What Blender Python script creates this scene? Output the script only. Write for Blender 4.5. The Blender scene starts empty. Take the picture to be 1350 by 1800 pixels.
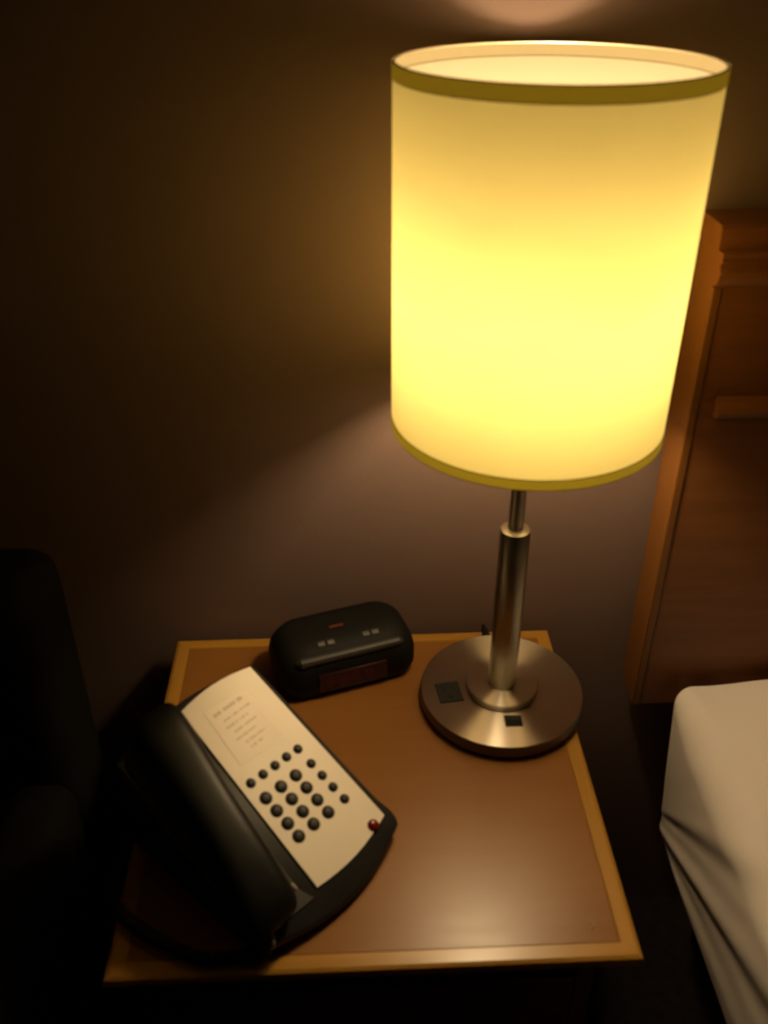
import bpy, bmesh, math, random
from mathutils import Vector, Matrix
random.seed(7)
SC = bpy.context.scene
C = SC.collection
H = 0.62          # height of the nightstand top above the floor

# ------------------------------------------------------------------ camera, world, exposure
def make_camera():
    yaw, pit, rol = 0.0408, 0.5719, -0.0029
    f = Vector((math.sin(yaw)*math.cos(pit), math.cos(yaw)*math.cos(pit), -math.sin(pit)))
    r = Vector((math.cos(yaw), -math.sin(yaw), 0)); u = r.cross(f)
    r2 = r*math.cos(rol)+u*math.sin(rol); u2 = u*math.cos(rol)-r*math.sin(rol)
    cd = bpy.data.cameras.new('camera'); co = bpy.data.objects.new('camera', cd); C.objects.link(co)
    m = Matrix((r2, u2, -f)).transposed().to_4x4(); m.translation = Vector((0.2385, -0.9657, 0.8169+H))
    co.matrix_world = m
    cd.sensor_fit = 'HORIZONTAL'; cd.sensor_width = 36; cd.lens = 1635.4/1350*36
    cd.clip_start = 0.02
    cd.dof.use_dof = True; cd.dof.focus_distance = 3.0; cd.dof.aperture_fstop = 9
    SC.camera = co
make_camera()
w = bpy.data.worlds.new('world'); SC.world = w; w.use_nodes = True
w.node_tree.nodes['Background'].inputs[0].default_value = (0.9, 0.7, 0.5, 1)
w.node_tree.nodes['Background'].inputs[1].default_value = 0.0
SC.view_settings.view_transform = 'Standard'; SC.view_settings.look = 'None'
SC.view_settings.gamma = 1; SC.view_settings.exposure = 0.0
SC.view_settings.use_curve_mapping = False
BULB_STRENGTH = 162.0
BULB_COLOR = (1.0, 0.73, 0.41)

# ------------------------------------------------------------------ materials
def mat(name, color, rough=0.5, metal=0.0, spec=0.5, coat=0.0, emit=None, estr=0.0):
    m = bpy.data.materials.new(name); m.use_nodes = True
    b = m.node_tree.nodes['Principled BSDF']
    b.inputs['Base Color'].default_value = (*color, 1)
    b.inputs['Roughness'].default_value = rough; b.inputs['Metallic'].default_value = metal
    b.inputs['Specular IOR Level'].default_value = spec; b.inputs['Coat Weight'].default_value = coat
    if emit: b.inputs['Emission Color'].default_value = (*emit, 1); b.inputs['Emission Strength'].default_value = estr
    return m
def N(m, t, **k):
    n = m.node_tree.nodes.new(t)
    for a, v in k.items():
        if a in n.inputs: n.inputs[a].default_value = v
        else: setattr(n, a, v)
    return n
def L(m, a, b): m.node_tree.links.new(a, b)
def noisy(m, c1, c2, scale=8, stretch=(1, 1, 1), bump=0.0, bscale=200, detail=6, rot=(0, 0, 0), rr=None):
    b = m.node_tree.nodes['Principled BSDF']
    tc = N(m, 'ShaderNodeTexCoord'); mp = N(m, 'ShaderNodeMapping')
    mp.inputs['Scale'].default_value = stretch; mp.inputs['Rotation'].default_value = rot
    L(m, tc.outputs['Object'], mp.inputs['Vector'])
    n = N(m, 'ShaderNodeTexNoise', Scale=scale, Detail=detail); L(m, mp.outputs[0], n.inputs['Vector'])
    cr = N(m, 'ShaderNodeValToRGB')
    cr.color_ramp.elements[0].position = 0.35; cr.color_ramp.elements[1].position = 0.65
    cr.color_ramp.elements[0].color = (*c1, 1); cr.color_ramp.elements[1].color = (*c2, 1)
    L(m, n.outputs['Fac'], cr.inputs[0]); L(m, cr.outputs[0], b.inputs['Base Color'])
    if bump:
        n2 = N(m, 'ShaderNodeTexNoise', Scale=bscale, Detail=3); L(m, mp.outputs[0], n2.inputs['Vector'])
        bp = N(m, 'ShaderNodeBump', Strength=bump, Distance=0.001); L(m, n2.outputs['Fac'], bp.inputs['Height'])
        L(m, bp.outputs[0], b.inputs['Normal'])
    if rr:
        mr = N(m, 'ShaderNodeMapRange'); mr.inputs['To Min'].default_value = rr[0]; mr.inputs['To Max'].default_value = rr[1]
        L(m, n.outputs['Fac'], mr.inputs['Value']); L(m, mr.outputs[0], b.inputs['Roughness'])
    return m
def wood(name, c1, c2, rough, axis='x', spec=0.5):
    st = {'x': (1.2, 14, 14), 'y': (14, 1.2, 14), 'z': (14, 14, 1.2)}[axis]
    m = mat(name, c1, rough, spec=spec)
    return noisy(m, c1, c2, 5, st, bump=0.03, bscale=30, rr=(rough*0.9, rough*1.15))

M = {}
M['wall'] = noisy(mat('wall_paint', (0.3, 0.2, 0.2), 0.75, spec=0.25), (0.198, 0.131, 0.108), (0.209, 0.139, 0.115), 3, bump=0.25, bscale=260)
M['ceiling'] = mat('ceiling_paint', (0.6, 0.56, 0.5), 0.9)
M['carpet'] = noisy(mat('carpet', (0.03, 0.02, 0.018), 0.95), (0.02, 0.013, 0.012), (0.04, 0.026, 0.022), 60, bump=0.8, bscale=600)
M['top'] = wood('laminate_top', (0.262, 0.110, 0.022), (0.278, 0.118, 0.025), 0.31, 'x', spec=0.42)
M['edge_x'] = wood('oak_edge_lengthwise', (0.41, 0.205, 0.029), (0.49, 0.245, 0.036), 0.3, 'x')
M['edge_y'] = wood('oak_edge_crosswise', (0.41, 0.205, 0.029), (0.49, 0.245, 0.036), 0.3, 'y')
M['body_wood'] = wood('cabinet_wood', (0.10, 0.035, 0.012), (0.14, 0.05, 0.018), 0.4, 'x')
M['head_wood'] = wood('headboard_wood', (0.175, 0.062, 0.014), (0.21, 0.076, 0.018), 0.42, 'x', spec=0.35)
M['head_wood_v'] = wood('headboard_wood_upright', (0.175, 0.068, 0.012), (0.21, 0.082, 0.015), 0.42, 'z', spec=0.35)
M['knob'] = mat('aged_brass', (0.35, 0.25, 0.12), 0.35, 1.0)
M['sheet'] = noisy(mat('white_sheet', (0.7, 0.6, 0.5), 0.85, spec=0.2), (0.80, 0.74, 0.70), (0.84, 0.78, 0.74), 4, bump=0.15, bscale=900)
M['base_fabric'] = mat('bed_base_fabric', (0.012, 0.009, 0.008), 0.9)
M['chair_fabric'] = noisy(mat('chair_fabric', (0.02, 0.018, 0.014), 0.95, spec=0.1), (0.007, 0.0065, 0.0055), (0.011, 0.010, 0.008), 20, bump=0.3, bscale=500)
M['chair_leg'] = mat('chair_leg_wood', (0.03, 0.015, 0.008), 0.5)
M['plastic'] = noisy(mat('black_plastic', (0.012, 0.012, 0.012), 0.42), (0.011, 0.011, 0.0105), (0.014, 0.014, 0.013), 30, bump=0.12, bscale=900)
M['handset'] = mat('handset_plastic', (0.005, 0.0055, 0.005), 0.40, spec=0.30)
M['cradle'] = mat('cradle_plastic', (0.016, 0.015, 0.013), 0.45)
M['face'] = noisy(mat('cream_plate', (0.6, 0.52, 0.42), 0.5), (0.83, 0.745, 0.61), (0.86, 0.775, 0.64), 6)
M['paper'] = mat('paper_insert', (0.90, 0.80, 0.68), 0.6)
M['ink'] = mat('grey_ink', (0.5, 0.42, 0.32), 0.7)
M['key'] = mat('dark_key', (0.028, 0.024, 0.018), 0.5, spec=0.3)
M['ring'] = mat('key_well', (0.22, 0.19, 0.14), 0.5)
M['red'] = mat('red_lens', (0.16, 0.008, 0.006), 0.15)
M['tab'] = mat('pale_tab', (0.35, 0.27, 0.24), 0.3)
M['clock'] = mat('clock_plastic', (0.006, 0.006, 0.005), 0.62, spec=0.18)
M['clock_button'] = mat('clock_button', (0.035, 0.035, 0.027), 0.5)
M['clock_print'] = mat('clock_print', (0.25, 0.24, 0.20), 0.5)
M['clock_red'] = mat('clock_red_print', (0.14, 0.02, 0.015), 0.5)
M['display'] = mat('display_glass', (0.02, 0.004, 0.006), 0.2, emit=(0.8, 0.05, 0.12), estr=0.003)
M['digit'] = mat('display_digit', (0.05, 0.01, 0.01), 0.4, emit=(1, 0.10, 0.12), estr=0.005)
M['socket'] = mat('socket_black', (0.006, 0.006, 0.005), 0.5, spec=0.2)
M['socket_face'] = mat('socket_grey', (0.018, 0.019, 0.016), 0.55, spec=0.25)
M['cord'] = mat('black_cord', (0.012, 0.011, 0.010), 0.5)
M['chrome'] = mat('fitter_metal', (0.6, 0.55, 0.45), 0.3, 1.0)
M['lint'] = mat('pale_fibre', (0.7, 0.6, 0.45), 0.8)

def metal(name, rough, aniso, radial):
    m = mat(name, (0.52, 0.46, 0.37), rough, 1.0)
    b = m.node_tree.nodes['Principled BSDF']
    b.inputs['Base Color'].default_value = (0.52, 0.46, 0.37, 1) if radial else (0.34, 0.31, 0.25, 1)
    b.inputs['Anisotropic'].default_value = aniso; b.inputs['Anisotropic Rotation'].default_value = 0.25 if radial else 0.0
    tg = N(m, 'ShaderNodeTangent', direction_type='RADIAL', axis='Z'); L(m, tg.outputs[0], b.inputs['Tangent'])
    tc = N(m, 'ShaderNodeTexCoord'); n = N(m, 'ShaderNodeTexNoise', Scale=40); L(m, tc.outputs['Object'], n.inputs['Vector'])
    mr = N(m, 'ShaderNodeMapRange'); mr.inputs['To Min'].default_value = rough*0.92; mr.inputs['To Max'].default_value = rough*1.08
    L(m, n.outputs['Fac'], mr.inputs['Value']); L(m, mr.outputs[0], b.inputs['Roughness'])
    return m
M['brushed'] = metal('brushed_nickel', 0.38, 1.0, True)
M['pole'] = metal('brushed_nickel_pole', 0.33, 0.0, False)

M['rim'] = mat('dark_nickel_rim', (0.13, 0.11, 0.08), 0.42, 1.0)  # same nickel, darkened: the base side's dark reflection put into the colour
def fabric_shade():
    m = bpy.data.materials.new('shade_fabric'); m.use_nodes = True; nt = m.node_tree
    for n in list(nt.nodes): nt.nodes.remove(n)
    out = N(m, 'ShaderNodeOutputMaterial')
    d = N(m, 'ShaderNodeBsdfDiffuse'); t = N(m, 'ShaderNodeBsdfTranslucent'); mx = N(m, 'ShaderNodeMixShader')
    d.inputs[0].default_value = (0.40, 0.36, 0.27, 1)
    tc = N(m, 'ShaderNodeTexCoord'); mp = N(m, 'ShaderNodeMapping'); mp.inputs['Scale'].default_value = (1, 1, 2.5)
    mp.inputs['Rotation'].default_value = (0.25, 0, 0)
    n = N(m, 'ShaderNodeTexNoise', Scale=9, Detail=7); L(m, tc.outputs['Object'], mp.inputs[0]); L(m, mp.outputs[0], n.inputs['Vector'])
    wv = N(m, 'ShaderNodeTexNoise', Scale=350, Detail=2); L(m, tc.outputs['Object'], wv.inputs['Vector'])
    mixn = N(m, 'ShaderNodeMath', operation='MULTIPLY_ADD'); mixn.inputs[1].default_value = 0.3
    L(m, wv.outputs['Fac'], mixn.inputs[0]); L(m, n.outputs['Fac'], mixn.inputs[2])
    cr = N(m, 'ShaderNodeValToRGB')
    cr.color_ramp.elements[0].position = 0.4; cr.color_ramp.elements[1].position = 0.9
    cr.color_ramp.elements[0].color = (0.82, 0.71, 0.26, 1); cr.color_ramp.elements[1].color = (0.90, 0.79, 0.30, 1)
    L(m, mixn.outputs[0], cr.inputs[0]); L(m, cr.outputs[0], t.inputs[0])
    mx.inputs[0].default_value = 0.172
    L(m, d.outputs[0], mx.inputs[1]); L(m, t.outputs[0], mx.inputs[2]); L(m, mx.outputs[0], out.inputs[0])
    return m
M['shade'] = fabric_shade()
def trim_mat():
    m = bpy.data.materials.new('shade_trim'); m.use_nodes = True; nt = m.node_tree
    for n in list(nt.nodes): nt.nodes.remove(n)
    out = N(m, 'ShaderNodeOutputMaterial')
    d = N(m, 'ShaderNodeBsdfDiffuse'); t = N(m, 'ShaderNodeBsdfTranslucent'); mx = N(m, 'ShaderNodeMixShader')
    d.inputs[0].default_value = (0.30, 0.26, 0.16, 1); t.inputs[0].default_value = (0.5, 0.40, 0.03, 1)
    mx.inputs[0].default_value = 0.10
    L(m, d.outputs[0], mx.inputs[1]); L(m, t.outputs[0], mx.inputs[2]); L(m, mx.outputs[0], out.inputs[0])
    return m
M['trim'] = trim_mat()
def bulb_mat():
    m = bpy.data.materials.new('lit_bulb'); m.use_nodes = True; nt = m.node_tree
    for n in list(nt.nodes): nt.nodes.remove(n)
    out = N(m, 'ShaderNodeOutputMaterial'); e = N(m, 'ShaderNodeEmission')
    e.inputs[0].default_value = (*BULB_COLOR, 1); e.inputs[1].default_value = BULB_STRENGTH
    L(m, e.outputs[0], out.inputs[0]); return m
M['bulb'] = bulb_mat()

# ------------------------------------------------------------------ mesh helpers
def obj(name, bm, m, parent=None, smooth=True, angle=22):
    bmesh.ops.recalc_face_normals(bm, faces=bm.faces)
    me = bpy.data.meshes.new(name); bm.to_mesh(me); bm.free()
    me.materials.append(M[m])
    if smooth:
        me.polygons.foreach_set('use_smooth', [True]*len(me.polygons))
        me.set_sharp_from_angle(angle=math.radians(angle))
    o = bpy.data.objects.new(name, me); C.objects.link(o)
    if parent: o.parent = parent
    return o
def empty(name, loc, rz=0, label=None, cat=None, group=None):
    o = bpy.data.objects.new(name, None); C.objects.link(o); o.location = loc; o.rotation_euler = (0, 0, rz)
    o.empty_display_size = 0.05
    if label: tag(o, label, cat, group)
    return o
def tag(o, label, cat, group=None):
    o['label'] = label; o['category'] = cat
    if group: o['group'] = group
    return o
def struct(o, label, cat='room'):
    o['kind'] = 'structure'; o['label'] = label; o['category'] = cat; return o
def box(bm, x0, x1, y0, y1, z0, z1, bev=0.0, seg=2):
    t = bmesh.new()
    bmesh.ops.create_cube(t, size=1)
    for v in t.verts:
        v.co = Vector((x0+(v.co.x+.5)*(x1-x0), y0+(v.co.y+.5)*(y1-y0), z0+(v.co.z+.5)*(z1-z0)))
    if bev: bmesh.ops.bevel(t, geom=t.edges[:], offset=bev, segments=seg, profile=0.5, affect='EDGES')
    merge(bm, t); return bm
def merge(bm, t, mtx=None):
    me = bpy.data.meshes.new('tmp'); t.to_mesh(me); t.free()
    if mtx: me.transform(mtx)
    bm.from_mesh(me); bpy.data.meshes.remove(me)
def B(*a, **k): return box(bmesh.new(), *a, **k)
def lathe(prof, seg=64, bm=None, closed_top=True, closed_bot=True, cx=0, cy=0):
    bm = bm or bmesh.new(); rings = []
    for r, z in prof:
        if r <= 1e-6: rings.append([bm.verts.new((cx, cy, z))])
        else: rings.append([bm.verts.new((cx+r*math.cos(2*math.pi*i/seg), cy+r*math.sin(2*math.pi*i/seg), z)) for i in range(seg)])
    for a, b in zip(rings, rings[1:]):
        for i in range(seg):
            j = (i+1) % seg
            if len(a) == 1: bm.faces.new((a[0], b[i], b[j]))
            elif len(b) == 1: bm.faces.new((a[i], a[j], b[0]))
            else: bm.faces.new((a[i], a[j], b[j], b[i]))
    return bm
def tube(bm, pts, r, seg=8, cap=True):
    pts = [Vector(p) for p in pts]; rings = []; n0 = None
    for i, p in enumerate(pts):
        d = (pts[min(i+1, len(pts)-1)]-pts[max(i-1, 0)]).normalized()
        if n0 is None: n0 = d.orthogonal().normalized()
        n0 = (n0-d*n0.dot(d)).normalized(); b = d.cross(n0)
        rr = r[i] if isinstance(r, (list, tuple)) else r
        rings.append([bm.verts.new(p+(n0*math.cos(2*math.pi*k/seg)+b*math.sin(2*math.pi*k/seg))*rr) for k in range(seg)])
    for a, b in zip(rings, rings[1:]):
        for k in range(seg): bm.faces.new((a[k], a[(k+1) % seg], b[(k+1) % seg], b[k]))
    if cap: bm.faces.new(rings[0][::-1]); bm.faces.new(rings[-1])
    return bm
def rings_mesh(rings, cap=True):
    bm = bmesh.new(); vs = [[bm.verts.new(p) for p in r] for r in rings]
    n = len(vs[0])
    for a, b in zip(vs, vs[1:]):
        for k in range(n): bm.faces.new((a[k], a[(k+1) % n], b[(k+1) % n], b[k]))
    if cap: bm.faces.new(vs[0][::-1]); bm.faces.new(vs[-1])
    return bm
def prism(poly, z0, z1, bev=0.0, seg=2):
    bm = rings_mesh([[(x, y, z0) for x, y in poly], [(x, y, z1) for x, y in poly]])
    if bev:
        es = [e for e in bm.edges if abs(e.verts[0].co.z-z1) < 1e-7 and abs(e.verts[1].co.z-z1) < 1e-7]
        bmesh.ops.bevel(bm, geom=es, offset=bev, segments=seg, profile=0.5, affect='EDGES')
    return bm
def rrect(w, h, r, n=6, cx=0, cy=0):
    out = []
    for sx, sy, a0 in ((1, 1, 0), (-1, 1, 90), (-1, -1, 180), (1, -1, 270)):
        for k in range(n+1):
            a = math.radians(a0+90*k/n)
            out.append((cx+sx*(w/2-r)+r*math.cos(a), cy+sy*(h/2-r)+r*math.sin(a)))
    return out
def catmull(P, n=12):
    P = [Vector(p) for p in P]; Q = [P[0]*2-P[1]]+P+[P[-1]*2-P[-2]]; out = []
    for i in range(1, len(Q)-2):
        for k in range(n):
            t = k/n; a, b, c, d = Q[i-1:i+3]
            out.append(0.5*((2*b)+(c-a)*t+(2*a-5*b+4*c-d)*t*t+(3*b-a-3*c+d)*t**3))
    out.append(P[-1]); return out

# ------------------------------------------------------------------ room shell
WY = 0.012
struct(obj('wall_back', B(-1.9, 2.9, WY, WY+0.1, 0, 2.5), 'wall'), 'mauve brown painted wall behind the nightstand and headboard', 'wall')
struct(obj('wall_left', B(-2.0, -1.9, -3.6, WY+0.1, 0, 2.5), 'wall'), 'mauve brown painted side wall beyond the armchair', 'wall')
struct(obj('wall_right', B(2.9, 3.0, -3.6, WY+0.1, 0, 2.5), 'wall'), 'mauve brown painted side wall beyond the bed', 'wall')
struct(obj('wall_front', B(-2.0, 3.0, -3.7, -3.6, 0, 2.5), 'wall'), 'mauve brown painted wall facing the bed', 'wall')
struct(obj('floor', B(-2.0, 3.0, -3.7, WY+0.1, -0.1, 0), 'carpet'), 'dark carpeted floor', 'floor')
struct(obj('ceiling', B(-2.0, 3.0, -3.7, WY+0.1, 2.5, 2.6), 'ceiling'), 'pale ceiling', 'ceiling')

# ------------------------------------------------------------------ nightstand  (top 0.50 x 0.475)
W_, D_ = 0.50, 0.475
ns = empty('nightstand', (0, 0, 0), 0, 'wooden nightstand with orange oak edging and reddish brown top, under the lamp and telephone', 'nightstand')
E_ = 0.019
obj('top_panel', B(E_, W_-E_, -D_+E_, -E_, H-0.024, H-0.0008, bev=0.0006), 'top', ns)
def mitre(name, a, b, c, d, m):
    # a,b outer corners, c,d inner corners (xy); chamfered outer top edge
    bm = bmesh.new()
    T = H; t = 0.0035
    def V(p, z): return bm.verts.new((p[0], p[1], z))
    cx, cy = (c[0]+d[0])/2, (c[1]+d[1])/2
    def inn(p, q, k): 
        k = k/E_; return (p[0]+(q[0]-p[0])*k, p[1]+(q[1]-p[1])*k)
    prof = [(0.013, H-0.026), (0.0, H-0.009), (0, H-0.005), (0.0015, H-0.0015), (0.005, H), (E_-0.001, H), (E_-0.0002, H-0.0012), (E_-0.0002, H-0.026)]
    ra = [V(inn(a, d, k), z) for k, z in prof]; rb = [V(inn(b, c, k), z) for k, z in prof]
    n = len(prof)
    for i in range(n): bm.faces.new((ra[i], ra[(i+1) % n], rb[(i+1) % n], rb[i]))
    bm.faces.new(ra); bm.faces.new(rb[::-1])
    return obj(name, bm, m, ns)
o_ = [(0, -D_), (W_, -D_), (W_, 0), (0, 0)]; i_ = [(E_, -D_+E_), (W_-E_, -D_+E_), (W_-E_, -E_), (E_, -E_)]
for k in range(4):
    j = (k+1) % 4
    mitre('edge_band', o_[k], o_[j], i_[j], i_[k], 'edge_x' if k % 2 == 0 else 'edge_y')
bx0, bx1, by0, by1 = 0.03, 0.47, -0.44, -0.02
obj('side_panel', B(bx0, bx0+0.018, by0, by1, 0.0, H-0.026, bev=0.001), 'body_wood', ns)
obj('side_panel', B(bx1-0.018, bx1, by0, by1, 0.0, H-0.026, bev=0.001), 'body_wood', ns)
obj('back_panel', B(bx0+0.018, bx1-0.018, by1-0.01, by1, 0.04, H-0.026), 'body_wood', ns)
obj('rail', B(bx0+0.018, bx1-0.018, by0+0.002, by0+0.02, H-0.075, H-0.026, bev=0.001), 'body_wood', ns)
obj('plinth', B(bx0+0.018, bx1-0.018, by0+0.02, by1-0.01, 0.0, 0.06), 'body_wood', ns)
for z0, z1 in ((0.32, H-0.08), (0.07, 0.315)):
    dr = obj('drawer', B(bx0+0.021, bx1-0.021, by0-0.004, by1-0.012, z0, z1, bev=0.003), 'body_wood', ns)
    bm = lathe([(0, 0), (0.007, 0), (0.006, 0.012), (0.013, 0.018), (0.015, 0.024), (0.011, 0.029), (0, 0.031)], 24)
    bm.transform(Matrix.Translation((0.25, by0-0.004, (z0+z1)/2)) @ Matrix.Rotation(math.pi/2, 4, 'X'))
    obj('knob', bm, 'knob', dr)

# ------------------------------------------------------------------ table lamp
LX, LY = 0.4157, -0.1313
lamp = empty('table_lamp', (LX, LY, H), 0, 'brushed nickel table lamp with lit cream drum shade, standing at the back of the nightstand', 'lamp')
base = obj('base', lathe([(0, 0.004), (0.0975, 0.004), (0.0979, 0.0195), (0.0975, 0.0202), (0.093, 0.0206), (0.04, 0.0208), (0, 0.0208)], 128), 'brushed', lamp)
obj('base_rim', lathe([(0.0965, 0.0035), (0.0985, 0.0045), (0.0987, 0.017), (0.0980, 0.0197), (0.0976, 0.0198)], 128), 'rim', base)  # added ring that carries the painted dark reflection around the base
obj('base_pad', lathe([(0, 0.0), (0.090, 0.0), (0.090, 0.0045), (0, 0.0045)], 96), 'socket', base)
obj('collar', lathe([(0, 0.0205), (0.0425, 0.0205), (0.0437, 0.022), (0.0437, 0.0285), (0.0425, 0.0298), (0.018, 0.0303), (0, 0.0303)], 96), 'brushed', lamp)
obj('pole', lathe([(0, 0.0302), (0.0168, 0.0302), (0.0168, 0.2515), (0.0160, 0.2535), (0.014, 0.2542), (0, 0.2542)], 64), 'pole', lamp)
obj('rod', lathe([(0, 0.254), (0.0084, 0.254), (0.0084, 0.41), (0, 0.41)], 40), 'pole', lamp)
so = obj('bulb_socket', lathe([(0, 0.405), (0.012, 0.405), (0.018, 0.412), (0.019, 0.458), (0.016, 0.466), (0, 0.466)], 40), 'socket', lamp)
bb = lathe([(0, 0.4765), (0.013, 0.4765), (0.014, 0.482), (0.020, 0.490), (0.0255, 0.503), (0.0275, 0.520), (0.0275, 0.545), (0.0255, 0.560), (0.020, 0.572), (0.011, 0.579), (0, 0.581)], 24)
bb.transform(Matrix.Translation((0, 0, -0.012)))
obj('bulb', bb, 'bulb', lamp)
Z0, Z1, RS = 0.3838, 0.716, 0.1352
sh = obj('lamp_shade', lathe([(RS, Z0+0.0112+(Z1-0.0133-Z0-0.0112)*k/24) for k in range(25)], 160), 'shade', lamp, angle=80)
def band(z0, z1):
    return lathe([(RS, z0), (RS+0.0006, z0+0.001), (RS+0.0006, z1-0.001), (RS, z1)], 160)
obj('shade_trim', band(Z1-0.0135, Z1), 'trim', sh)
obj('shade_trim', band(Z0, Z0+0.0115), 'trim', sh)
for z in (Z0+0.0012, Z1-0.0012):
    obj('rim_wire', tube(bmesh.new(), [((RS-0.0012)*math.cos(2*math.pi*i/96), (RS-0.0012)*math.sin(2*math.pi*i/96), z) for i in range(97)], 0.0012, 6, cap=False), 'chrome', sh)
fit = obj('shade_fitter', lathe([(0.0180, 0.430), (0.0215, 0.430), (0.0215, 0.433), (0.0180, 0.433), (0.0180, 0.430)], 40), 'chrome', lamp)
for k in range(3):
    a = math.radians(35+120*k); c, s = math.cos(a), math.sin(a)
    obj('spoke', tube(bmesh.new(), [(0.021*c, 0.021*s, 0.4315), (0.06*c, 0.06*s, 0.425), (0.12*c, 0.12*s, 0.392), (0.1345*c, 0.1345*s, 0.386)], 0.0011, 6), 'chrome', fit)
# outlet and charging port let into the base
def local_box(w, d, z0, z1, bev, x, y, rz):
    bm = B(-w/2, w/2, -d/2, d/2, z0, z1, bev=bev); bm.transform(Matrix.Translation((x, y, 0)) @ Matrix.Rotation(rz, 4, 'Z')); return bm
ot = obj('power_outlet', local_box(0.029, 0.033, 0.0203, 0.0222, 0.0006, -0.0648, -0.0065, 0.13), 'socket_face', lamp)
for dx, dy, sw, sd in ((-0.006, 0.006, 0.002, 0.008), (0.006, 0.006, 0.002, 0.007), (0, -0.008, 0.005, 0.005)):
    p = Matrix.Rotation(0.13, 3, 'Z') @ Vector((dx, dy, 0))
    obj('slot', local_box(sw, sd, 0.0218, 0.0224, 0, -0.0648+p.x, -0.0065+p.y, 0.13), 'socket', ot)
us = obj('charging_port', local_box(0.0205, 0.0175, 0.0203, 0.0216, 0.0005, 0.0055, -0.0575, -0.02), 'socket_face', lamp)
obj('port_opening', local_box(0.0175, 0.0085, 0.0212, 0.0218, 0.0, 0.0058, -0.0605, -0.02), 'socket', us)
obj('cord_grip', tube(bmesh.new(), [(-0.004, 0.094, 0.0125), (-0.004, 0.104, 0.0125), (-0.004, 0.118, 0.0115)], [0.0065, 0.006, 0.004], 12), 'cord', lamp)

# ------------------------------------------------------------------ telephone
PC = Vector((0.1595, -0.2932, H+0.072)); YAW, TILT = 0.8184, 0.4396
PU = Vector((math.cos(YAW), math.sin(YAW), 0)); PV = Vector((-math.sin(YAW)*math.cos(TILT), math.cos(YAW)*math.cos(TILT), math.sin(TILT)))
PN = PU.cross(PV)
tel = empty('telephone', (PC.x, PC.y, H), YAW, 'black desk telephone with cream keypad plate and handset, left of the table lamp', 'telephone')
tel_inv = (Matrix.Translation((PC.x, PC.y, H)) @ Matrix.Rotation(YAW, 4, 'Z')).inverted()
PM = Matrix((PU, PV, PN)).transposed().to_4x4(); PM.translation = PC      # plate space -> world
TM = tel_inv @ PM                                                          # plate space -> telephone space
def S_(x): return x*0.982
def plate(bm): bm.transform(TM); return bm
def drop(u, v, n, inset=0.0, zz=0.003):
    p = TM @ Vector((u, v, n)); return p
def outline_body():
    pts = []
    for k in range(13):                        # bottom edge, left -> right, bulging towards the front
        t = k/12; u = -0.130+0.187*t; pts.append((u, -0.121-0.022*math.sin(math.pi*min(1, t*0.97))))
    pts += [(0.0605, -0.117), (0.0615, -0.108), (0.0585, -0.09)]
    for k in range(9):
        t = k/8; pts.append((0.0575-0.002*t, -0.06+0.165*t))
    pts += [(0.053, 0.110)]
    for k in range(13):
        t = k/12; u = 0.046-0.17*t; pts.append((u, 0.113+0.009*math.sin(math.pi*t)))
    pts += [(-0.131, 0.108), (-0.134, 0.10), (-0.135, 0.0), (-0.135, -0.10), (-0.134, -0.114)]
    return pts
def body():
    ol = outline_body(); cu = sum(p[0] for p in ol)/len(ol); cv = sum(p[1] for p in ol)/len(ol)
    def shrink(p, k): return (cu+(p[0]-cu)*k, cv+(p[1]-cv)*k)
    top_in = [TM @ Vector((*shrink(p, 0.972), -0.001)) for p in ol]
    top_mid = [TM @ Vector((*shrink(p, 0.992), -0.0025)) for p in ol]
    top = [TM @ Vector((*p, -0.007)) for p in ol]
    ctr = TM @ Vector((cu, cv, 0))
    def low(p, k, z):
        q = TM @ Vector((*p, 0)); c = Vector((ctr.x, ctr.y, 0)); r = Vector((q.x, q.y, 0))-c
        return Vector((c.x+r.x*k, c.y+r.y*k, z))
    l1 = [low(p, 0.97, 0.008) for p in ol]; l2 = [low(p, 0.93, 0.003) for p in ol]
    for i, q in enumerate(l1):
        if top[i].z < q.z+0.002: q.z = top[i].z-0.003
    return rings_mesh([l2, l1, top, top_mid, top_in])
bd = obj('body', body(), 'plastic', tel, angle=50)
# faceplate
def plate_outline(k=0.0):
    pts = []
    TL, TR, BR, BL = (-0.0455+k, 0.1110-k), (0.0495-k, 0.1085-k), (0.0500-k, -0.1065+k), (-0.0560+k, -0.1125+k)
    for i in range(9):
        t = i/8; pts.append((TR[0]+(TL[0]-TR[0])*t, TR[1]+(TL[1]-TR[1])*t+0.006*math.sin(math.pi*t)))
    for i in range(9):
        t = i/8; pts.append((BL[0]+(BR[0]-BL[0])*t, BL[1]+(BR[1]-BL[1])*t-0.006*math.sin(math.pi*t)))
    return pts
fp = obj('keypad_plate', plate(prism(plate_outline(), -0.002, 0.0015, bev=0.0005)), 'face', tel)
pp = obj('paper_insert', plate(prism([(-0.0275, 0.0960), (-0.034, 0.0285), (0.026, 0.0215), (0.0265, 0.0900)][::-1], 0.0012, 0.0019)), 'paper', tel)
ink = bmesh.new()
rows = [(0.086, 0.0052, -0.021, 0.016, 1.0), (0.0755, 0.0028, -0.016, 0.019, 0.6), (0.0675, 0.0028, -0.019, 0.013, 0.6), (0.0595, 0.0028, -0.015, 0.016, 0.6),
        (0.0515, 0.0028, -0.021, 0.008, 0.6), (0.0435, 0.0028, -0.014, 0.012, 0.6), (0.0365, 0.0026, -0.012, 0.004, 0.6)]
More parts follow.
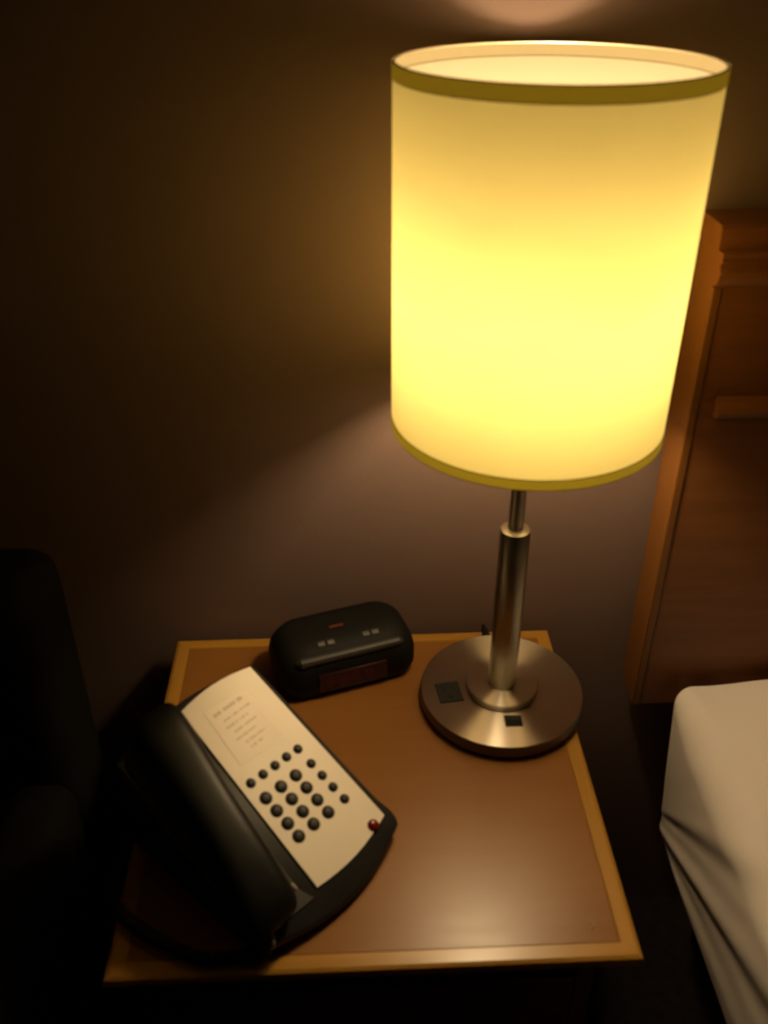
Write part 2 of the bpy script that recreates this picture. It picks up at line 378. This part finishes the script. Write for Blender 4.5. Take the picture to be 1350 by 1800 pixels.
for v, h, u0, u1, sw in rows:
    u = u0
    while u < u1:
        wd = random.uniform(0.0005, 0.0009)*(1.6 if sw == 1 else 1)
        if random.random() > (0.05 if sw == 1 else 0.18):
            a = random.uniform(0.6, 1.0)
            box(ink, u, u+wd, v-h*a/2, v+h*a/2, 0.00188, 0.00196)
        u += wd+random.uniform(0.0005, 0.0009)*(1.5 if sw == 1 else 1)
obj('printed_text', plate(ink), 'ink', pp, smooth=False)['kind'] = 'stuff'
def key(u, v, r, name, parent):
    well = lathe([(0, 0.0014), (r+0.0009, 0.0014), (r+0.0009, 0.0018), (r, 0.0018), (r*0.98, 0.0028), (r*0.86, 0.0038), (r*0.5, 0.0044), (0, 0.0046)], 24)
    well.transform(TM @ Matrix.Translation((u, v, 0)))
    return obj(name, well, 'key', parent, angle=60)
for i in range(4):
    for j in range(3):
        key(-0.0363+0.0204*j, -0.0142-0.0008*j-0.01665*i, 0.0060, 'number_key', tel)
for i, (u, v) in enumerate([(-0.0380, 0.0072), (-0.0218, 0.0064), (-0.0056, 0.0057), (0.0105, 0.0052), (0.0261, 0.0042), (0.0264, -0.0165), (0.0268, -0.0334), (0.0273, -0.0499), (0.0280, -0.0667)]):
    key(u, v, 0.0044, 'speed_key', tel)
rb = lathe([(0, 0.0012), (0.0064, 0.0012), (0.0060, 0.003), (0.0042, 0.0048), (0.002, 0.0056), (0, 0.0058)], 28)
rb.transform(TM @ Matrix.Translation((0.0325, -0.1060, 0)))
obj('message_light', rb, 'red', tel)
# cradle tray with two cups
cr = bmesh.new()
merge(cr, prism([(-0.060, 0.108), (-0.072, -0.100), (-0.064, -0.118), (-0.128, -0.112), (-0.130, 0.105)][::-1], -0.003, 0.001, bev=0.0008))
for v in (0.082, -0.078):
    merge(cr, prism(rrect(0.052, 0.046, 0.012, 5, -0.099, v), 0.0, 0.0045, bev=0.002))
obj('cradle', plate(cr), 'cradle', tel)
obj('cradle_tab', plate(B(-0.0765, -0.0735, -0.101, -0.093, -0.001, 0.008, bev=0.001)), 'tab', tel)
# handset: lofted along v
def handset():
    st = [(0.124, 0.60, 0.010, 0.022), (0.1215, 0.80, 0.006, 0.029), (0.113, 0.96, 0.004, 0.034), (0.095, 1.0, 0.004, 0.0375), (0.072, 0.98, 0.005, 0.0385), (0.058, 0.90, 0.013, 0.0392),
          (0.03, 0.84, 0.017, 0.0402), (0.0, 0.82, 0.018, 0.0405), (-0.03, 0.84, 0.017, 0.0402), (-0.055, 0.90, 0.013, 0.0385), (-0.068, 0.97, 0.005, 0.037), (-0.09, 1.0, 0.004, 0.034),
          (-0.105, 0.97, 0.004, 0.030), (-0.1125, 0.85, 0.006, 0.025), (-0.1155, 0.62, 0.010, 0.019)]
    rings = []
    for v, k, b, t in st:
        uc = -0.083-0.028*(0.1-v)/0.2; hw = 0.0290*k; r = []
        for i in range(28):
            a = 2*math.pi*i/28; ca, sa = math.cos(a), math.sin(a)
            e = 0.62
            x = math.copysign(abs(ca)**e, ca)*hw; y = math.copysign(abs(sa)**(0.8 if sa > 0 else 0.55), sa)*(t-b)/2
            r.append((uc+x, v, (t+b)/2+y))
        rings.append(r)
    return rings_mesh(rings)
hs = obj('handset', plate(handset()), 'handset', tel, angle=70)
sub = hs.modifiers.new('sub', 'SUBSURF'); sub.levels = 1; sub.render_levels = 2
# curly cord
P = [TM @ Vector((-0.124, -0.117, 0.018))]
P = [P[0]]
inv = Matrix.Translation((PC.x, PC.y, H)) @ Matrix.Rotation(YAW, 4, 'Z')
Wp = [inv @ p for p in P]
Wp += [Vector(p) for p in [(0.145, -0.4615, H+0.014), (0.120, -0.461, H+0.008), (0.088, -0.460, H+0.008), (0.060, -0.447, H+0.008), (0.033, -0.432, H+0.008), (0.008, -0.413, H+0.0085), (-0.006, -0.392, H+0.006), (-0.014, -0.36, H-0.02), (-0.016, -0.30, H-0.045), (-0.016, -0.24, H-0.03), (-0.012, -0.215, H+0.0)]]
path = catmull(Wp, 60)
# resample by arclength
acc = [0]
for a, b in zip(path, path[1:]): acc.append(acc[-1]+(b-a).length)
tot = acc[-1]; n = int(tot/0.0042*12); hel = []; j = 0; nrm = None
for i in range(n+1):
    s = tot*i/n
    while j < len(acc)-2 and acc[j+1] < s: j += 1
    t = (s-acc[j])/max(1e-9, acc[j+1]-acc[j]); p = path[j].lerp(path[j+1], t); d = (path[j+1]-path[j]).normalized()
    if nrm is None: nrm = d.orthogonal().normalized()
    nrm = (nrm-d*nrm.dot(d)).normalized(); bb = d.cross(nrm)
    a = 2*math.pi*s/0.0042; R = 0.0055*min(1, s/0.012, (tot-s)/0.012+0.02)
    hel.append(inv.inverted() @ (p+(nrm*math.cos(a)+bb*math.sin(a))*R))
obj('coiled_cord', tube(bmesh.new(), hel, 0.0014, 5), 'cord', tel)

# ------------------------------------------------------------------ clock radio
ck = empty('clock_radio', (0.2345, -0.1050, H), math.radians(17.6), 'small black clock radio with dim red display, behind the telephone', 'clock')
# local: x along the front, y to the back (0 = front face foot), z up
def ring_at(z, x0, x1, y0, y1, r):
    return [(x, y, z) for x, y in rrect(x1-x0, y1-y0, r, 8, (x0+x1)/2, (y0+y1)/2)]
prof = [(0.003, -0.076, 0.076, 0.004, 0.080, 0.020), (0.006, -0.082, 0.082, -0.001, 0.086, 0.022), (0.016, -0.0885, 0.0885, -0.003, 0.092, 0.026), (0.034, -0.0895, 0.0895, -0.002, 0.093, 0.028),
        (0.047, -0.087, 0.087, 0.001, 0.092, 0.029), (0.055, -0.083, 0.083, 0.007, 0.089, 0.030), (0.062, -0.077, 0.077, 0.017, 0.085, 0.028), (0.0655, -0.068, 0.068, 0.028, 0.078, 0.022), (0.0665, -0.055, 0.055, 0.038, 0.070, 0.013)]
cb = obj('body', rings_mesh([ring_at(*p) for p in prof]), 'clock', ck, angle=60)
obj('foot_plate', prism(rrect(0.13, 0.06, 0.01, 4, 0, 0.041), 0.0, 0.0035), 'socket', ck)
# display window set on the front face
dp = obj('display', B(-0.044, 0.044, -0.0042, -0.001, 0.011, 0.038, bev=0.0008), 'display', ck)
dg = bmesh.new()
for x in (-0.030, -0.014, 0.004, 0.020):
    for (ax, az, w_, h_) in ((0, 0.0, 0.007, 0.0014), (0, 0.006, 0.007, 0.0014), (0, 0.012, 0.007, 0.0014), (0.0035, 0.003, 0.0014, 0.005), (0.0035, 0.009, 0.0014, 0.005), (-0.0035, 0.009, 0.0014, 0.005)):
        box(dg, x+ax-w_/2, x+ax+w_/2, -0.0045, -0.0041, 0.018+az-h_/2, 0.018+az+h_/2)
obj('digits', dg, 'digit', dp, smooth=False)
# paler bar painting the light caught by the front top edge, buttons behind it
bm = tube(bmesh.new(), [(-0.068, 0.0095, 0.0535), (-0.063, 0.0070, 0.0545), (0.063, 0.0070, 0.0545), (0.068, 0.0095, 0.0535)], [0.003, 0.0062, 0.0062, 0.003], 16)
obj('snooze_bar', bm, 'clock_button', ck)
for x in (-0.032, -0.020, 0.026, 0.038):
    bm = B(-0.0048, 0.0048, -0.004, 0.004, -0.001, 0.0022, bev=0.0008); bm.transform(Matrix.Translation((x, 0.0235, 0.0632)) @ Matrix.Rotation(0.25, 4, 'X'))
    b_ = obj('button', bm, 'clock_button', ck)
    bm = bmesh.new()
    for k in range(4): box(bm, -0.004+k*0.002, -0.0032+k*0.002, -0.0032, 0.001, 0.0021, 0.0024)
    bm.transform(Matrix.Translation((x, 0.0235, 0.0632)) @ Matrix.Rotation(0.25, 4, 'X'))
    obj('button_ridge', bm, 'clock_print', b_, smooth=False)['kind'] = 'stuff'
bm = B(-0.010, 0.008, -0.002, 0.002, 0, 0.0004); bm.transform(Matrix.Translation((-0.004, 0.048, 0.0664)))
obj('red_mark', bm, 'clock_red', ck)

# ------------------------------------------------------------------ headboard
hb = empty('headboard', (0.612, 0, H), 0, 'reddish brown wooden headboard with crown moulding, on the wall behind the bed', 'headboard')
X1 = 1.55; ZB, ZT = -0.088, 0.558
TH = 0.060
obj('end_panel', B(0, 0.010, -TH, -0.004, ZB, ZT-0.002, bev=0.0015), 'head_wood_v', hb)
obj('end_panel', B(X1-0.010, X1, -TH, -0.004, ZB, ZT-0.002, bev=0.0015), 'head_wood_v', hb)
obj('back_board', B(0.010, X1-0.010, -TH+0.002, -0.004, ZB, ZT-0.002), 'head_wood', hb)
def mould(prof, x0, x1):
    return rings_mesh([[(x0, y, z) for y, z in prof], [(x1, y, z) for y, z in prof]])
obj('top_rail', mould([(-0.002, ZT), (-0.058, ZT), (-0.062, ZT-0.003), (-0.062, ZT-0.024), (-0.002, ZT-0.024)], -0.003, X1+0.003), 'head_wood', hb)
cp = [(-0.05, ZT-0.024), (-0.074, ZT-0.024), (-0.074, ZT-0.030)]
for k in range(9):
    a = math.pi/2*k/8; cp.append((-0.077+0.006*math.sin(a*2)-0.0+0.0*a, ZT-0.031-0.012*k/8))
for k in range(9):
    a = math.pi/2*k/8; cp.append((-0.064-0.011*math.cos(a), ZT-0.045-0.014*math.sin(a)))
cp += [(-0.062, ZT-0.062), (-0.05, ZT-0.062)]
obj('crown_moulding', mould(cp, -0.002, X1+0.002), 'head_wood', hb)
lp = [(-0.055, -0.004), (-0.064, -0.004), (-0.071, 0.000), (-0.073, 0.005), (-0.070, 0.009), (-0.0665, 0.012), (-0.063, 0.0185), (-0.055, 0.0195)]
obj('ledge_moulding', mould([(y, z+0.352) for y, z in lp], 0.028, X1-0.028), 'head_wood', hb)

# ------------------------------------------------------------------ bed
bed = empty('bed', (0.655, -0.078, 0), 0, 'bed with white fitted sheet, right of the nightstand', 'bed')
MW, ML, MT, MB_ = 1.0, 1.6, H-0.040, H-0.285
def sheet():
    bm = bmesh.new(); rows = []
    N_ = 260
    for j in range(N_+1):
        s = ML*(j/N_)**1.5
        R = 0.016+0.050*min(1, s/0.09)**0.8
        RZ = 0.016+0.034*min(1, s/0.09)**0.8
        sec = []
        for k in range(26): sec.append((0.25-(0.25-R)*k/25, MT, 0))
        for k in range(1, 15):
            a = math.pi/2*k/14; sec.append((R-R*math.sin(a), MT-RZ+RZ*math.cos(a), 0.0001))
        for k in range(1, 71):
            t = k/70; sec.append((0.0, MT-RZ-(MT-RZ-MB_-0.02)*t, t))
        for k in range(1, 7):
            a = math.pi/2*k/6; sec.append((0.02-0.02*math.cos(a), MB_+0.02-0.02*math.sin(a), 1))
        sec.append((0.08, MB_, 1))
        row = []
        for (x, z, t) in sec:
            dd = max(0, min(1, (z-MB_)/(MT-MB_))); rc = 0.012+0.055*(1-dd)
            ins = rc-math.sqrt(max(0, rc*rc-(rc-s)**2)) if s < rc else 0.0
            xx = x+ins*max(0, 1-x/0.2)+0.004*(1-dd)
            zz = z
            if t == 0: zz += 0.010*(1-math.exp(-(max(0, x-0.03)/0.07)**2))
            d = (z-MB_)/(MT-MB_)
            xx -= 0.003*math.sin(math.pi*max(0, min(1, 1-d)))*min(1, s/0.05)
            if x < 0.03:
                # folds pulled from the lower head corner up along the side
                dz = z-MB_+0.02; ss = s+0.035
                th = math.atan2(dz, ss); rad = math.hypot(dz, ss)
                wnd = math.exp(-((th-0.5)/0.30)**2)*min(1, s/0.07)
                amp = 0.0034*min(1, rad/0.16)*wnd
                xx += amp*(math.sin(th*21+1.2*math.sin(s*6))+0.35*math.sin(th*47+s*9))
            row.append(bm.verts.new((xx, -s, zz)))
        row = [bm.verts.new((MW, -s, MB_)), bm.verts.new((MW, -s, MT-0.02)), bm.verts.new((MW-0.03, -s, MT+0.01))]+row
        rows.append(row)
    for a, b in zip(rows, rows[1:]):
        for k in range(len(a)-1): bm.faces.new((a[k], a[k+1], b[k+1], b[k]))
    bm.faces.new(rows[0]); bm.faces.new(rows[-1][::-1])
    return bm
obj('fitted_sheet', sheet(), 'sheet', bed, angle=60)
obj('bed_base', B(0.10, MW-0.06, -ML+0.06, -0.03, 0.06, MB_+0.001, bev=0.01), 'base_fabric', bed)
for x, y in ((0.16, -0.1), (0.16, -ML+0.14), (MW-0.14, -0.1), (MW-0.14, -ML+0.14)):
    bm = lathe([(0, 0), (0.02, 0), (0.026, 0.062), (0, 0.062)], 16); bm.transform(Matrix.Translation((x, y, 0)))
    obj('leg', bm, 'chair_leg', bed)

# ------------------------------------------------------------------ armchair in the dark on the left
ac = empty('armchair', (-0.44, -0.10, 0), 0, 'dark upholstered armchair with rounded back, left of the nightstand', 'armchair')
def cushion(x0, x1, y0, y1, z0, z1, r):
    bm = B(x0, x1, y0, y1, z0, z1, bev=r, seg=5); return bm
obj('backrest', cushion(-0.34, 0.34, -0.10, 0.04, 0.30, H+0.212, 0.035), 'chair_fabric', ac)
obj('seat_cushion', cushion(-0.26, 0.26, -0.62, -0.10, 0.30, 0.45, 0.035), 'chair_fabric', ac)
for s in (-1, 1):
    x0, x1 = sorted((s*0.265, s*0.345))
    obj('armrest', cushion(x0, x1, -0.62, -0.09, 0.16, 0.58, 0.03), 'chair_fabric', ac)
obj('seat_frame', cushion(-0.265, 0.265, -0.60, 0.02, 0.14, 0.305, 0.015), 'chair_fabric', ac)
for x in (-0.30, 0.30):
    for y in (-0.57, -0.01):
        bm = lathe([(0, 0), (0.014, 0), (0.022, 0.165), (0, 0.165)], 16); bm.transform(Matrix.Translation((x, y, 0)))
        obj('leg', bm, 'chair_leg', ac)

# ------------------------------------------------------------------ small things
bm = tube(bmesh.new(), catmull([(0.566, -0.02, H-0.24), (0.562, -0.06, H-0.235), (0.563, -0.13, H-0.30), (0.565, -0.16, H-0.42), (0.57, -0.15, 0.05), (0.575, -0.12, 0.004), (0.60, -0.02, 0.004)]), 0.003, 8)
tag(obj('power_cord', bm, 'cord'), 'dark cord looping down in the gap between nightstand and bed', 'cord')
bm = tube(bmesh.new(), catmull([(0.4585, -0.4335, H+0.0002), (0.4605, -0.4365, H+0.0005), (0.4600, -0.4395, H+0.0002), (0.4570, -0.4415, H+0.0002)], 6), 0.00035, 5)  # scratch in the table top, modelled as a thin raised thread
tag(obj('lint_fibre', bm, 'lint'), 'tiny pale curl of lint on the front right corner of the nightstand', 'lint')
bm = tube(bmesh.new(), catmull([(-0.004, 0.1185, 0.0115), (-0.004, 0.128, 0.008), (-0.003, 0.1373, -0.006), (-0.001, 0.1373, -0.1), (0.02, 0.1373, -0.3), (0.03, 0.137, -0.5)]), 0.0026, 8)
bm.transform(Matrix.Translation((LX, LY, H)))
tag(obj('lamp_cord', bm, 'cord'), 'thin dark lamp cord dropping behind the nightstand from the back of the lamp base', 'cord')
